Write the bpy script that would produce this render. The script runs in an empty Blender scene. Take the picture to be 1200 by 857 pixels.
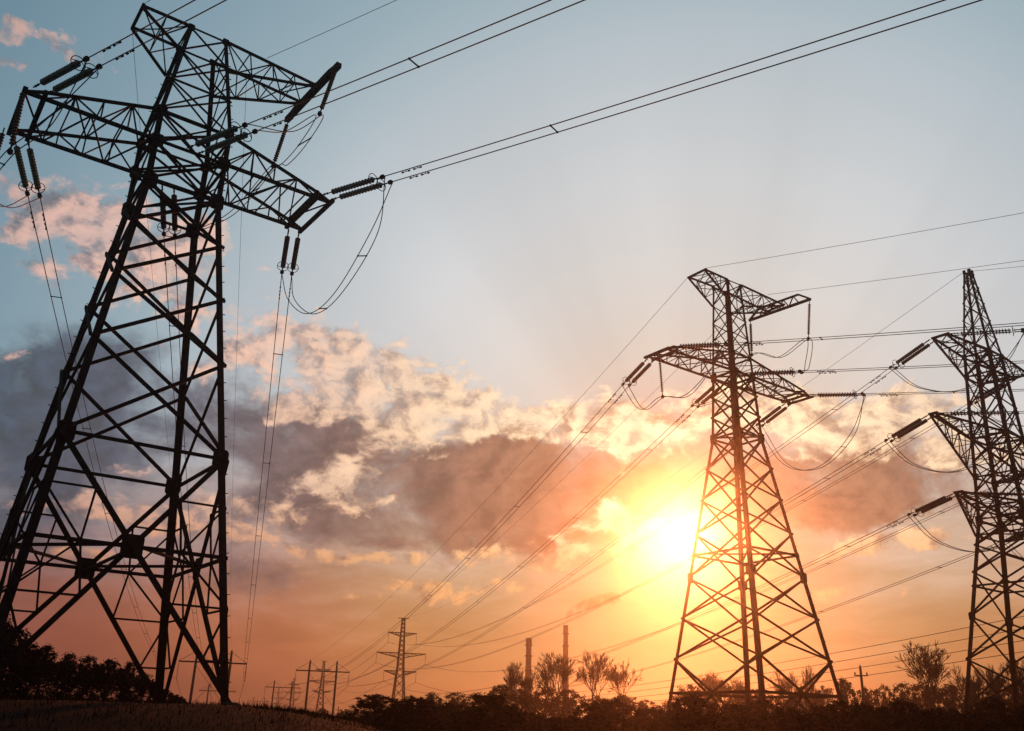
import bpy, math, random
from mathutils import Vector, Matrix, noise
R = math.radians
C = bpy.context.scene
COL = C.collection
random.seed(7)

# ------------------------------------------------------------------ camera
CAM = (0.0, 0.0, 1.6)
cd = bpy.data.cameras.new('camera')
cam = bpy.data.objects.new('camera', cd); COL.objects.link(cam)
cam.matrix_world = Matrix.Translation(CAM) @ Matrix.Rotation(math.pi/2 + 0.374, 4, 'X') @ Matrix.Rotation(0.027, 4, 'Z')
cd.sensor_width = 36.0; cd.lens = 36*1069.7/1200
cd.clip_start = 0.1; cd.clip_end = 8000
C.camera = cam
C.render.resolution_x = 1024; C.render.resolution_y = 731
C.view_settings.view_transform = 'Standard'; C.view_settings.look = 'None'
C.view_settings.exposure = 0.0; C.view_settings.gamma = 1.0
C.render.engine = 'CYCLES'
C.cycles.use_denoising = True
C.cycles.max_bounces = 4; C.cycles.volume_bounces = 0

# ------------------------------------------------------------------ sun and sky
SAZ, SEL = R(11.05), R(11.1)
sd = Vector((math.sin(SAZ)*math.cos(SEL), math.cos(SAZ)*math.cos(SEL), math.sin(SEL)))
sl = bpy.data.lights.new('sun', 'SUN'); sl.energy = 3.7; sl.color = (1.0, 0.225, 0.06); sl.angle = R(0.5)
so = bpy.data.objects.new('sun', sl); COL.objects.link(so)
so.rotation_euler = sd.to_track_quat('Z', 'Y').to_euler(); so.location = (0, 0, 400)

W = bpy.data.worlds.new('World'); C.world = W; W.use_nodes = True
W.cycles.sampling_method = 'MANUAL'; W.cycles.sample_map_resolution = 512
NT = W.node_tree; NT.nodes.clear()
class S:
    """a scalar socket with operators, for writing sky maths"""
    def __init__(s, k): s.k = k
def _m(op, *a, clamp=False):
    n = NT.nodes.new('ShaderNodeMath'); n.operation = op; n.use_clamp = clamp
    for i, v in enumerate(a):
        if isinstance(v, S): NT.links.new(v.k, n.inputs[i])
        else: n.inputs[i].default_value = v
    return S(n.outputs[0])
S.__add__ = lambda a, b: _m('ADD', a, b); S.__radd__ = S.__add__
S.__sub__ = lambda a, b: _m('SUBTRACT', a, b); S.__rsub__ = lambda a, b: _m('SUBTRACT', b, a)
S.__mul__ = lambda a, b: _m('MULTIPLY', a, b); S.__rmul__ = S.__mul__
S.__truediv__ = lambda a, b: _m('DIVIDE', a, b)
def sstep(x, a, b):
    n = NT.nodes.new('ShaderNodeMapRange'); n.interpolation_type = 'SMOOTHSTEP'
    NT.links.new(x.k, n.inputs['Value']); n.inputs['From Min'].default_value = a; n.inputs['From Max'].default_value = b
    return S(n.outputs['Result'])
def comb(x, y, z=0.0):
    n = NT.nodes.new('ShaderNodeCombineXYZ')
    for i, v in enumerate((x, y, z)):
        if isinstance(v, S): NT.links.new(v.k, n.inputs[i])
        else: n.inputs[i].default_value = v
    return n.outputs[0]
def fbm(vec, scale, detail=6, rough=0.55, dist=0.0, w=0.0):
    n = NT.nodes.new('ShaderNodeTexNoise'); n.noise_dimensions = '4D'; n.inputs['W'].default_value = w
    NT.links.new(vec, n.inputs['Vector']); n.inputs['Scale'].default_value = scale
    n.inputs['Detail'].default_value = detail; n.inputs['Roughness'].default_value = rough; n.inputs['Distortion'].default_value = dist
    return S(n.outputs['Fac'])
def ramp(x, stops):
    n = NT.nodes.new('ShaderNodeValToRGB'); NT.links.new(x.k, n.inputs[0])
    e = n.color_ramp.elements
    while len(e) > 1: e.remove(e[-1])
    e[0].position = stops[0][0]; e[0].color = (*stops[0][1], 1)
    for p, c in stops[1:]:
        k = e.new(p); k.color = (*c, 1)
    return n.outputs[0]
def cmix(f, a, b, mode='MIX'):
    n = NT.nodes.new('ShaderNodeMix'); n.data_type = 'RGBA'; n.blend_type = mode
    if isinstance(f, S): NT.links.new(f.k, n.inputs[0])
    else: n.inputs[0].default_value = f
    for i, v in ((6, a), (7, b)):
        if isinstance(v, tuple): n.inputs[i].default_value = (*v, 1)
        else: NT.links.new(v, n.inputs[i])
    return n.outputs[2]
def scale(c, f):
    n = NT.nodes.new('ShaderNodeVectorMath'); n.operation = 'SCALE'
    if isinstance(c, tuple): n.inputs[0].default_value = c
    else: NT.links.new(c, n.inputs[0])
    NT.links.new(f.k, n.inputs['Scale']); return n.outputs[0]
def cadd(a, b): return cmix(1.0, a, b, 'ADD')
tc = NT.nodes.new('ShaderNodeTexCoord')
nm = NT.nodes.new('ShaderNodeVectorMath'); nm.operation = 'NORMALIZE'; NT.links.new(tc.outputs['Generated'], nm.inputs[0])
sx = NT.nodes.new('ShaderNodeSeparateXYZ'); NT.links.new(nm.outputs[0], sx.inputs[0])
dx, dy, dz = (S(sx.outputs[i]) for i in range(3))
DEG = 57.29578
az = _m('ARCTAN2', dx, dy)*DEG                     # azimuth and elevation in degrees
el = _m('ARCSINE', dz)*DEG
dt = NT.nodes.new('ShaderNodeVectorMath'); dt.operation = 'DOT_PRODUCT'
NT.links.new(nm.outputs[0], dt.inputs[0]); dt.inputs[1].default_value = sd
ths = _m('ARCCOSINE', _m('MINIMUM', S(dt.outputs['Value']), 1.0))*DEG     # angle from the sun
P0 = comb(az*0.86, el, 0.0)
# warped sky coordinates so that cloud outlines billow
wu = fbm(P0, 0.16, 5, 0.6, 0, 1.0) - 0.5; wv = fbm(P0, 0.16, 5, 0.6, 0, 7.0) - 0.5
wu2 = fbm(P0, 0.7, 5, 0.62, 0, 3.0) - 0.5; wv2 = fbm(P0, 0.7, 5, 0.62, 0, 5.0) - 0.5
u = az + wu*5.0 + wu2*2.6; v = el + wv*3.2 + wv2*2.0
PUFFS = [(-32.8, 35.4, 3.6, 0.7, 1.6, 0.9), (-34.6, 33.8, 1.2, 0.6, -0.9, 0.7), (-30.4, 27.3, 4.4, 1.9, -0.5, 1.0), (-27.4, 26.4, 3.0, 1.7, 3.1, 0.9), (-31.7, 25.1, 2.0, 1.2, 14.7, 0.7), (-30.0, 22.8, 2.1, 1.0, 2.7, 0.8), (-27.9, 24.3, 1.4, 0.5, 12.9, 0.6), (-30.9, 18.6, 0.8, 0.4, 11.6, 0.8), (-17.9, 20.9, 1.6, 0.9, -2.1, 0.9), (-22.2, 23.4, 4.1, 4.0, -9.8, 0.65), (-21.0, 26.7, 3.3, 1.5, 0.3, 0.5), (-14.2, 21.6, 3.3, 1.6, -17.6, 1.0), (-11.0, 19.9, 4.0, 1.9, -19.2, 1.0), (-7.5, 18.3, 3.5, 1.5, -15.8, 1.0), (-4.1, 18.0, 3.4, 1.3, -7.0, 1.0), (-0.7, 17.4, 2.2, 0.6, -3.1, 0.8), (2.9, 17.6, 3.4, 1.0, 5.1, 0.95), (-11.4, 13.9, 3.5, 1.3, 9.0, 1.0), (-8.7, 12.5, 2.7, 0.5, 10.7, 0.7), (-14.8, 18.2, 1.8, 0.8, -23.2, 0.8), (5.7, 18.3, 2.8, 1.5, -0.4, 1.0), (9.3, 17.6, 2.7, 1.9, -10.9, 0.95), (7.6, 16.3, 1.0, 1.6, -1.2, 0.7), (13.4, 18.3, 3.7, 1.9, -2.8, 0.9), (18.8, 17.2, 2.8, 1.2, -4.1, 0.9), (22.8, 17.4, 3.1, 1.7, -5.5, 0.95), (26.7, 17.7, 2.7, 1.1, -1.7, 0.85), (27.8, 14.7, 2.2, 1.4, -5.8, 0.7), (30.1, 15.2, 1.7, 1.4, -6.9, 0.6), (7.5, 11.8, 2.9, 1.2, -5.1, 1.1), (9.0, 9.8, 2.4, 1.3, -10.3, 1.0), (5.6, 9.8, 2.1, 0.6, 0.5, 0.5), (2.5, 9.3, 3.2, 0.7, 5.8, 0.7), (-13.3, 9.5, 5.7, 0.5, -4.4, 0.9), (-19.6, 10.4, 5.9, 1.1, -0.2, 0.7), (-23.8, 11.7, 3.7, 0.9, 6.5, 0.5), (-1.7, 7.6, 6.3, 0.7, 4.4, 0.55), (-24.1, 8.3, 3.6, 0.6, 5.1, 0.55), (23.5, 10.0, 5.4, 0.7, 3.2, 0.65), (19.6, 7.7, 6.5, 0.7, 2.6, 0.55), (-21.8, 13.6, 2.4, 0.7, 6.7, 0.4), (-10.3, 21.8, 4.8, 1.6, -14.3, 0.6), (-4.5, 19.8, 4.7, 1.6, -11.8, 0.6), (-12.7, 17.9, 3.3, 1.6, -4.8, 0.55), (-6.5, 16.3, 2.8, 1.1, 2.9, 0.5), (0.1, 18.7, 3.4, 1.4, -8.4, 0.55), (19.7, 18.6, 3.5, 1.5, -4.9, 0.6), (24.3, 15.8, 2.8, 1.7, -5.3, 0.6), (20.4, 15.6, 2.0, 1.2, -4.1, 0.45), (16.1, 18.9, 3.1, 1.5, -4.0, 0.5), (-15.1, 11.5, 2.5, 0.7, 4.5, 0.45), (-19.2, 19.3, 2.6, 1.5, 7.1, 0.4), (-24.9, 24.9, 3.0, 1.5, 11.4, 0.5), (-9.1, 8.9, 6.2, 0.5, 6.6, 0.75), (0.3, 10.2, 4.0, 0.8, 20.6, 0.6), (-4.9, 7.5, 5.2, 0.5, 5.9, 0.6), (-25.4, 10.5, 4.0, 0.6, 6.6, 0.6), (-18.1, 11.8, 3.0, 0.6, 5.4, 0.6), (20.8, 10.1, 5.6, 0.7, 3.7, 0.7)]
BODIES = [(-2.0, 13.0, 8.0, 2.4, 0.0, 0.6), (-9.0, 12.5, 7.0, 2.0, 0.0, 0.5), (5.0, 13.2, 5.0, 2.0, 0.0, 0.5), (21.5, 13.6, 6.0, 2.4, 0.0, 0.6), (-28.2, 17.8, 6.0, 2.4, 15.3, 1.0), (-26.9, 13.7, 7.3, 2.6, 7.9, 0.95), (-27.5, 9.8, 5.2, 1.9, 6.4, 0.7), (-21.9, 16.9, 4.5, 2.3, -2.5, 0.75), (-14.5, 15.7, 4.2, 2.8, -14.6, 0.9), (-9.2, 15.6, 5.1, 2.1, -11.2, 0.9), (-3.1, 14.3, 6.6, 2.5, -3.1, 1.0), (3.5, 14.7, 6.0, 2.2, 0.4, 0.9), (-7.2, 11.0, 9.0, 1.8, 2.4, 0.85), (1.3, 11.8, 4.8, 1.6, 0.9, 0.7), (10.5, 14.4, 3.7, 1.9, -1.2, 0.5), (16.2, 14.3, 3.0, 1.5, -2.6, 0.6), (21.4, 13.8, 4.7, 2.0, -3.9, 0.95), (19.1, 12.1, 3.4, 1.2, -2.7, 0.7), (26.2, 12.7, 3.5, 1.6, -4.6, 0.6), (-15.5, 7.5, 7.9, 1.2, 3.3, 0.33), (-5.8, 6.0, 8.3, 1.0, 1.8, 0.25), (5.1, 7.8, 5.2, 0.9, 0.4, 0.19), (-20.0, 8.2, 6.7, 1.2, 4.3, 0.28), (15.8, 7.8, 2.9, 0.8, -0.8, 0.11)]
def blobs(L):
    acc = None
    for (a, e, su, sv, rot, w) in L:
        c, s = math.cos(R(rot)), math.sin(R(rot))
        p = u - a; q = v - e
        x = (p*c + q*s)*(1/su); y = (q*c - p*s)*(1/sv)
        g = _m('EXPONENT', (x*x + y*y)*-1.0)*w
        acc = g if acc is None else _m('MAXIMUM', acc, g) if False else acc + g
    return acc
puff = _m('MINIMUM', blobs(PUFFS), 1.15); body = blobs(BODIES)
outside = sstep(_m('ABSOLUTE', az), 36, 60)
def billow(vec, scale, w, detail=5):
    n = fbm(vec, scale, detail, 0.56, 0.15, w); return 1.0 - _m('ABSOLUTE', n*2.0 - 1.0)*1.9
PS = comb(az*0.72 + wu*2.0, el + wv*1.5, 0.0)
tosx = (math.degrees(SAZ) - az)*0.72; tosy = math.degrees(SEL) - el
inv = 1.0/1.0
ln = _m('SQRT', tosx*tosx + tosy*tosy) + 0.5
PSs = comb(az*0.72 + wu*2.0 + tosx/ln*0.55, el + wv*1.5 + tosy/ln*0.55, 0.0)
n1 = fbm(PS, 0.55, 9, 0.60, 0.3, 11.0); n1s = fbm(PSs, 0.55, 9, 0.60, 0.3, 11.0)
bl = billow(PS, 0.75, 31.0)
n2 = fbm(PS, 0.22, 8, 0.60, 0.3, 17.0); n3 = fbm(comb(az*0.25, el), 0.55, 7, 0.6, 0.4, 23.0)
puff = puff + outside*0.35; body = body + outside*0.5
pm = sstep(puff, 0.02, 0.30)
pd = sstep(puff + ((n1 - 0.5)*2.9 + (bl - 0.6)*0.5)*pm, 0.50, 1.10)
bm = sstep(body, 0.02, 0.35)
bd = sstep(_m('MINIMUM', body, 0.95) + ((n2 - 0.5)*2.7 + (n1 - 0.5)*1.1)*bm, 0.10, 1.0)
relief = _m('MAXIMUM', _m('MINIMUM', (n1 - n1s)*5.0 + 1.0, 1.6), 0.30)
T = ths*(1/60)
base = ramp(T, [(0.0, (.10, .13, .10)), (0.08, (.28, .29, .23)), (0.13, (.48, .45, .37)), (.18, (.64, .58, .50)), (.26, (.66, .63, .60)), (.36, (.60, .615, .63)), (.50, (.43, .50, .55)),
                (.60, (.27, .385, .45)), (.72, (.17, .285, .365)), (.85, (.09, .20, .28)), (1.0, (.025, .06, .09))])
low = ramp(T, [(0.0, (.10, .12, .05)), (0.15, (.34, .27, .095)), (.30, (.50, .23, .06)), (.42, (.47, .15, .05)), (.60, (.30, .072, .034)), (.8, (.14, .05, .05)), (1.0, (.04, .03, .035))])
lowf = 1.0 - sstep(el + (n3 - .5)*8.0, 3.5, 18.5)
col = cmix(lowf, base, low)
kcol = ramp(T, [(0.0, (.18, .12, .06)), (.12, (.26, .15, .07)), (.22, (.26, .12, .065)), (.36, (.18, .095, .08)), (.52, (.062, .066, .105)), (.72, (.026, .055, .094)), (1.0, (.02, .03, .05))])
bcol = ramp(T, [(0.0, (.7, .62, .42)), (.05, (.95, .82, .55)), (.12, (1.15, .90, .55)), (.28, (.94, .66, .42)), (.45, (.80, .50, .37)), (.65, (.70, .43, .36)), (1.0, (.2, .14, .14))])
lowb = ramp(T, [(0.0, (.6, .45, .2)), (.2, (.85, .44, .16)), (.5, (.66, .29, .15)), (1.0, (.2, .1, .08))])
bcol = cmix(1.0 - sstep(el, 8.0, 14.0), bcol, lowb)
kcol = cmix((1.0 - sstep(el, 2.0, 10.0))*0.6, kcol, low)
kcol = cmix(0.55, kcol, comb(relief, relief, relief), 'MULTIPLY')
rl = ln*1.0
rays = fbm(comb(tosx/rl*1.0, tosy/rl*1.0, 0.0), 3.2, 3, 0.55, 0, 41.0) - 0.5
raya = sstep(ths, 3.0, 10.0)*(1.0 - sstep(ths, 20.0, 36.0))
rayf = (rays*raya*0.34 + 1.0)*((n3 - .5)*(1.0 - sstep(el, 8.0, 15.0))*0.9 + 1.0)
col = scale(cmix(bd*0.95, col, kcol), rayf)
bcol = cmix(_m('MINIMUM', _m('MAXIMUM', (1.12 - relief)*1.05, 0.0), 0.8), bcol, scale(kcol, (1.0 - sstep(ths, 4.0, 12.0))*1.0 + 1.9))
bcol = scale(bcol, relief*0.30 + 0.68)
col = cmix(_m('MINIMUM', pd*(0.12 + n1*1.35), 1.0), col, bcol)
g1 = (ths + (n1 - .5)*1.6)*(1/0.95)
glow = _m('EXPONENT', g1*g1*-1.0)*0.6
glow2 = _m('EXPONENT', ths*(-1/3.0))*0.22
col = cadd(col, scale((1.0, .88, .60), glow)); col = cadd(col, scale((1.0, .72, .55), glow2))
ground_side = sstep(el, -12.0, -0.5)
col = cmix(ground_side, (.03, .02, .015), col)
col = cmix((1.0 - sstep(el, 0.0, 9.0))*0.8, col, (1.0, .74, .66), 'MULTIPLY')
bg1 = NT.nodes.new('ShaderNodeBackground'); NT.links.new(col, bg1.inputs[0]); bg1.inputs[1].default_value = 1.0
sky = NT.nodes.new('ShaderNodeTexSky'); sky.sky_type = 'NISHITA'; sky.sun_disc = False
sky.sun_elevation = SEL; sky.sun_rotation = SAZ; sky.dust_density = 0.6
# the veil of high cloud hides most of the clear air's own glare round the sun
veil = cmix(1.0, sky.outputs[0], (.9, .78, .62), 'DARKEN')
bg2 = NT.nodes.new('ShaderNodeBackground'); NT.links.new(veil, bg2.inputs[0]); bg2.inputs[1].default_value = 0.05
ad = NT.nodes.new('ShaderNodeAddShader'); NT.links.new(bg1.outputs[0], ad.inputs[0]); NT.links.new(bg2.outputs[0], ad.inputs[1])
wo = NT.nodes.new('ShaderNodeOutputWorld'); NT.links.new(ad.outputs[0], wo.inputs[0])

# ------------------------------------------------------------------ materials
def mat(name, base, rough=0.7, metal=0.0, nscale=6.0, amount=0.5, bump=0.0, c2=None, spec=0.3):
    m = bpy.data.materials.new(name); m.use_nodes = True
    nt = m.node_tree; b = nt.nodes['Principled BSDF']
    b.inputs['Roughness'].default_value = rough; b.inputs['Metallic'].default_value = metal
    b.inputs['Specular IOR Level'].default_value = spec
    t = nt.nodes.new('ShaderNodeTexCoord'); n = nt.nodes.new('ShaderNodeTexNoise')
    n.inputs['Scale'].default_value = nscale; n.inputs['Detail'].default_value = 5
    nt.links.new(t.outputs['Object'], n.inputs['Vector'])
    r = nt.nodes.new('ShaderNodeValToRGB'); nt.links.new(n.outputs['Fac'], r.inputs[0])
    d = c2 or tuple(v*(1-amount) for v in base)
    r.color_ramp.elements[0].position = .35; r.color_ramp.elements[0].color = (*d, 1)
    r.color_ramp.elements[1].position = .68; r.color_ramp.elements[1].color = (*base, 1)
    nt.links.new(r.outputs[0], b.inputs['Base Color'])
    if bump:
        bn = nt.nodes.new('ShaderNodeBump'); bn.inputs['Strength'].default_value = bump
        nt.links.new(n.outputs['Fac'], bn.inputs['Height']); nt.links.new(bn.outputs[0], b.inputs['Normal'])
    return m
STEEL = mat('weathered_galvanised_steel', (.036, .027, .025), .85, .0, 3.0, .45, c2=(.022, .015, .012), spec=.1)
GLASS_G = mat('green_glass_insulator', (.16, .26, .22), .25, 0, 20, .3, spec=.5)
PORC = mat('brown_porcelain_insulator', (.13, .06, .03), .35, 0, 20, .4, spec=.5)
WIRE = mat('aluminium_conductor', (.09, .085, .08), .8, .0, 30, .3)
CONC = mat('concrete', (.16, .13, .11), .95, 0, 5, .6, spec=.05)
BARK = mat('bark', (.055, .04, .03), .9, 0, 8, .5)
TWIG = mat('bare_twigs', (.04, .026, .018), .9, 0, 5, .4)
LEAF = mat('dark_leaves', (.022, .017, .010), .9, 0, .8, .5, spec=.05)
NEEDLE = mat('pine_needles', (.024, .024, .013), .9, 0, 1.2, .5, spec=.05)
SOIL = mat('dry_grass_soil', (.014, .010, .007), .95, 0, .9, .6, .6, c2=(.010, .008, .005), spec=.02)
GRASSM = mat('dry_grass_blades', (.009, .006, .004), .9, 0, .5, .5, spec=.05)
BRICK = mat('chimney_concrete', (.085, .06, .05), .9, 0, .25, .4)

# ------------------------------------------------------------------ mesh builder
class MB:
    def __init__(s): s.v = []; s.f = []
    def quadstrip(s, rings, closed=True, caps=True):
        n = len(rings[0]); o = len(s.v)
        for r in rings: s.v += [tuple(p) for p in r]
        for i in range(len(rings)-1):
            for j in range(n if closed else n-1):
                a = o+i*n+j; b = o+i*n+(j+1) % n
                s.f.append((a, b, b+n, a+n))
        if caps and closed:
            s.f.append(tuple(o+j for j in reversed(range(n)))); e = o+(len(rings)-1)*n
            s.f.append(tuple(e+j for j in range(n)))
    def frame(s, a, b, up=None):
        d = (b-a).normalized(); u = Vector(up) if up is not None else Vector((0, 0, 1))
        if abs(d.dot(u.normalized())) > .98: u = Vector((1, 0.3, 0))
        x = d.cross(u).normalized(); y = x.cross(d).normalized()
        return d, x, y
    def beam(s, a, b, w, h=None, up=None, w2=None):
        a, b = Vector(a), Vector(b); h = h or w; d, x, y = s.frame(a, b, up)
        k = (w2 or w)/w
        q = lambda p, f: [p+x*(i*w*f/2)+y*(j*h*f/2) for i, j in ((-1, -1), (1, -1), (1, 1), (-1, 1))]
        s.quadstrip([q(a, 1), q(b, k)])
    def angle(s, a, b, w, d1, d2, t=None):
        """an angle-iron bar: the corner runs a-b, the flanges point along d1 and d2"""
        a, b = Vector(a), Vector(b); d1 = Vector(d1); d2 = Vector(d2); t = t or w*.16
        pr = [(0, 0), (w, 0), (w, t), (t, t), (t, w), (0, w)]
        s.quadstrip([[p+d1*i+d2*j for i, j in pr] for p in (a, b)])
    def tube(s, pts, r, n=6, r2=None):
        pts = [Vector(p) for p in pts]; N = len(pts); rings = []; px = None
        for i, p in enumerate(pts):
            t = (pts[min(i+1, N-1)]-pts[max(i-1, 0)])
            if t.length < 1e-9: t = Vector((0, 0, 1))
            t.normalize()
            if px is None:
                x = t.orthogonal().normalized()
            else:
                x = (px - t*px.dot(t))
                x = x.normalized() if x.length > 1e-6 else t.orthogonal().normalized()
            px = x; y = t.cross(x)
            rr = r if r2 is None else r+(r2-r)*i/max(N-1, 1)
            rings.append([p+x*(rr*math.cos(2*math.pi*k/n))+y*(rr*math.sin(2*math.pi*k/n)) for k in range(n)])
        s.quadstrip(rings)
    def lathe(s, a, b, prof, n=10):
        """profile of (distance along a-b in metres, radius)"""
        a, b = Vector(a), Vector(b); d, x, y = s.frame(a, b)
        s.quadstrip([[a+d*t+x*(r*math.cos(2*math.pi*k/n))+y*(r*math.sin(2*math.pi*k/n)) for k in range(n)] for t, r in prof])
    def ring(s, c, axis, rad, r, n=20, arc=1.0):
        c = Vector(c); ax = Vector(axis).normalized(); x = ax.orthogonal().normalized(); y = ax.cross(x)
        m = int(n*arc)
        s.tube([c+x*(rad*math.cos(2*math.pi*k/n))+y*(rad*math.sin(2*math.pi*k/n)) for k in range(m+1)], r, 5)
    def plate(s, c, nrm, u, a, b, t):
        c = Vector(c); n = Vector(nrm).normalized(); u = Vector(u); u = (u-n*u.dot(n)).normalized(); v = n.cross(u)
        cut = .28
        out = [(-1, -1+cut), (-1+cut, -1), (1-cut, -1), (1, -1+cut), (1, 1-cut), (1-cut, 1), (-1+cut, 1), (-1, 1-cut)]
        s.quadstrip([[c+n*k+u*(i*a/2)+v*(j*b/2) for i, j in out] for k in (-t/2, t/2)])
    def box(s, lo, hi):
        x0, y0, z0 = lo; x1, y1, z1 = hi
        s.quadstrip([[Vector((x0, y0, z)), Vector((x1, y0, z)), Vector((x1, y1, z)), Vector((x0, y1, z))] for z in (z0, z1)])
    def build(s, name, m, parent=None, smooth=False):
        me = bpy.data.meshes.new(name); me.from_pydata(s.v, [], s.f); me.materials.append(m)
        if smooth: me.polygons.foreach_set('use_smooth', [True]*len(me.polygons))
        o = bpy.data.objects.new(name, me); COL.objects.link(o)
        if parent is not None: o.parent = parent
        return o
def tag(o, label=None, cat=None, group=None, kind=None):
    for k, v in (('label', label), ('category', cat), ('group', group), ('kind', kind)):
        if v: o[k] = v
    return o
def empty(name, loc, label, cat, group=None, rz=0.0):
    o = bpy.data.objects.new(name, None); COL.objects.link(o); o.empty_display_size = .5
    o.location = loc; o.rotation_euler = (0, 0, rz)
    return tag(o, label, cat, group)
def copy_tree(o, parent=None):
    c = o.copy(); COL.objects.link(c)
    if parent is not None: c.parent = parent
    for ch in list(o.children): copy_tree(ch, c)
    return c

# ------------------------------------------------------------------ ground
def ss(x, a, b):
    t = min(1.0, max(0.0, (x-a)/(b-a))); return t*t*(3-2*t)
def gz(x, y):
    bank = 1.0-ss(x + .1*(y-42), -11.5, 3.5)
    rise = ss(y, 14, 37)*(1-ss(y, 62, 120)*.8)
    z = 1.98*bank*rise
    return z + .07*noise.noise(Vector((x*.35, y*.35, 0)))*ss(abs(y-44), 0, 12) + .10*noise.noise(Vector((x*.09, y*.09, 3.1)))
def axis(lo, hi, fine_lo, fine_hi, step, grow):
    a = []; v = fine_lo
    while v <= fine_hi: a.append(v); v += step
    st = step; v = fine_hi
    while v < hi: st *= grow; v += st; a.append(min(v, hi))
    st = step; v = fine_lo; b = []
    while v > lo: st *= grow; v -= st; b.append(max(v, lo))
    return sorted(set(b))+a
gx = axis(-950, 950, -50, 30, .8, 1.18); gy = axis(-330, 1580, 4, 80, .8, 1.18)
g = MB(); g.v = [(x, y, gz(x, y)) for y in gy for x in gx]; nx = len(gx)
g.f = [(j*nx+i, j*nx+i+1, (j+1)*nx+i+1, (j+1)*nx+i) for j in range(len(gy)-1) for i in range(nx-1)]
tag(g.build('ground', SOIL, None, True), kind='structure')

# ------------------------------------------------------------------ lattice towers
CN = {'NL': (-1, -1), 'NR': (1, -1), 'FL': (-1, 1), 'FR': (1, 1)}
FACES = (('NL', 'NR', (0, -1, 0)), ('FL', 'FR', (0, 1, 0)), ('NL', 'FL', (-1, 0, 0)), ('NR', 'FR', (1, 0, 0)))
class Tower:
    """local frame: origin at the base centre; x along the cross arms, y along the line; zw = height of the lower arm"""
    def __init__(s, name, loc, yaw, zw, prof, label, cat='pylon', group=None):
        s.root = empty(name, loc, label, cat, group, yaw); s.zw = zw; s.prof = sorted(prof)   # (height above the lower arm, half width)
        s.M = Matrix.Translation(loc) @ Matrix.Rotation(yaw, 4, 'Z')
    def w(s, h):
        p = s.prof
        if h <= p[0][0]: i = 0
        else: i = max(k for k in range(len(p)) if p[k][0] <= h)
        i = min(i, len(p)-2); a, b = p[i], p[i+1]
        return a[1]+(b[1]-a[1])*(h-a[0])/(b[0]-a[0])
    def c(s, k, h):
        w = s.w(h); return Vector((CN[k][0]*w, CN[k][1]*w, h+s.zw))
    def L(s, x, y, h): return Vector((x, y, h+s.zw))
    def world(s, x, y, h): return s.M @ s.L(x, y, h)
    def legs(s, heights, wid, plates=(), steps=None, psize=.8, foot=True):
        for k in CN:
            m = MB(); sx, sy = CN[k]
            for a, b, ww in zip(heights[:-1], heights[1:], wid):
                m.angle(s.c(k, a), s.c(k, b), ww, (-sx, 0, 0), (0, -sy, 0))
            if steps and k in steps:
                h = heights[0]
                while h < heights[-1]-.3:
                    p = s.c(k, h); m.beam(p, p+Vector((sx*.11, 0, .02)), .035); h += .9
            lg = m.build('leg', STEEL, s.root)
            for h, sz in plates:
                p = s.c(k, h); g = MB()
                g.plate(p+Vector((-sx*sz*.28, sy*.012, 0)), (0, 1, 0), (0, 0, 1), sz*1.1, sz*.9, .03)
                g.plate(p+Vector((sx*.012, -sy*sz*.28, 0)), (1, 0, 0), (0, 0, 1), sz*1.1, sz*.9, .03)
                g.build('gusset_plate', STEEL, lg)
            if foot:
                p = s.c(k, heights[0]); g = MB(); 
                g.lathe(p-Vector((0, 0, 1.6)), p+Vector((0, 0, .25)), [(0, .6), (1.4, .55), (1.5, .4), (1.72, .36)], 10)
                g.build('footing', CONC, lg)
    def xpanels(s, heights, wd, faces=FACES, hor=(), red=False):
        for a, b, n in faces:
            m = MB(); n = Vector(n); e = n*(wd*.55)
            for h0, h1 in zip(heights[:-1], heights[1:]):
                m.beam(s.c(a, h0)+e, s.c(b, h1)+e, wd, wd*.6, n); m.beam(s.c(b, h0)-e*.3, s.c(a, h1)-e*.3, wd, wd*.6, n)
            for h in hor: m.beam(s.c(a, h)+e*.2, s.c(b, h)+e*.2, wd*.9, wd*.7, n)
            yield m, (a, b, n)
    def belt(s, h, wd, cross=True):
        m = MB(); cs = ['NL', 'NR', 'FR', 'FL']
        for i in range(4): m.beam(s.c(cs[i], h), s.c(cs[(i+1) % 4], h), wd)
        if cross:
            m.beam(s.c('NL', h), s.c('FR', h), wd*.8); m.beam(s.c('NR', h)+Vector((0, 0, wd)), s.c('FL', h)+Vector((0, 0, wd)), wd*.8)
        m.build('diaphragm', STEEL, s.root)
def lace(m, P, Q, n, w, verticals=True, up=None):
    """lacing between two chords P0-P1 and Q0-Q1"""
    p = [P[0].lerp(P[1], i/n) for i in range(n+1)]; q = [Q[0].lerp(Q[1], i/n) for i in range(n+1)]
    for i in range(n):
        if i % 2 == 0: m.beam(p[i], q[i+1], w, w*.7)
        else: m.beam(q[i], p[i+1], w, w*.7)
        if verticals and i: m.beam(p[i], q[i], w*.9, w*.6)
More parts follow.
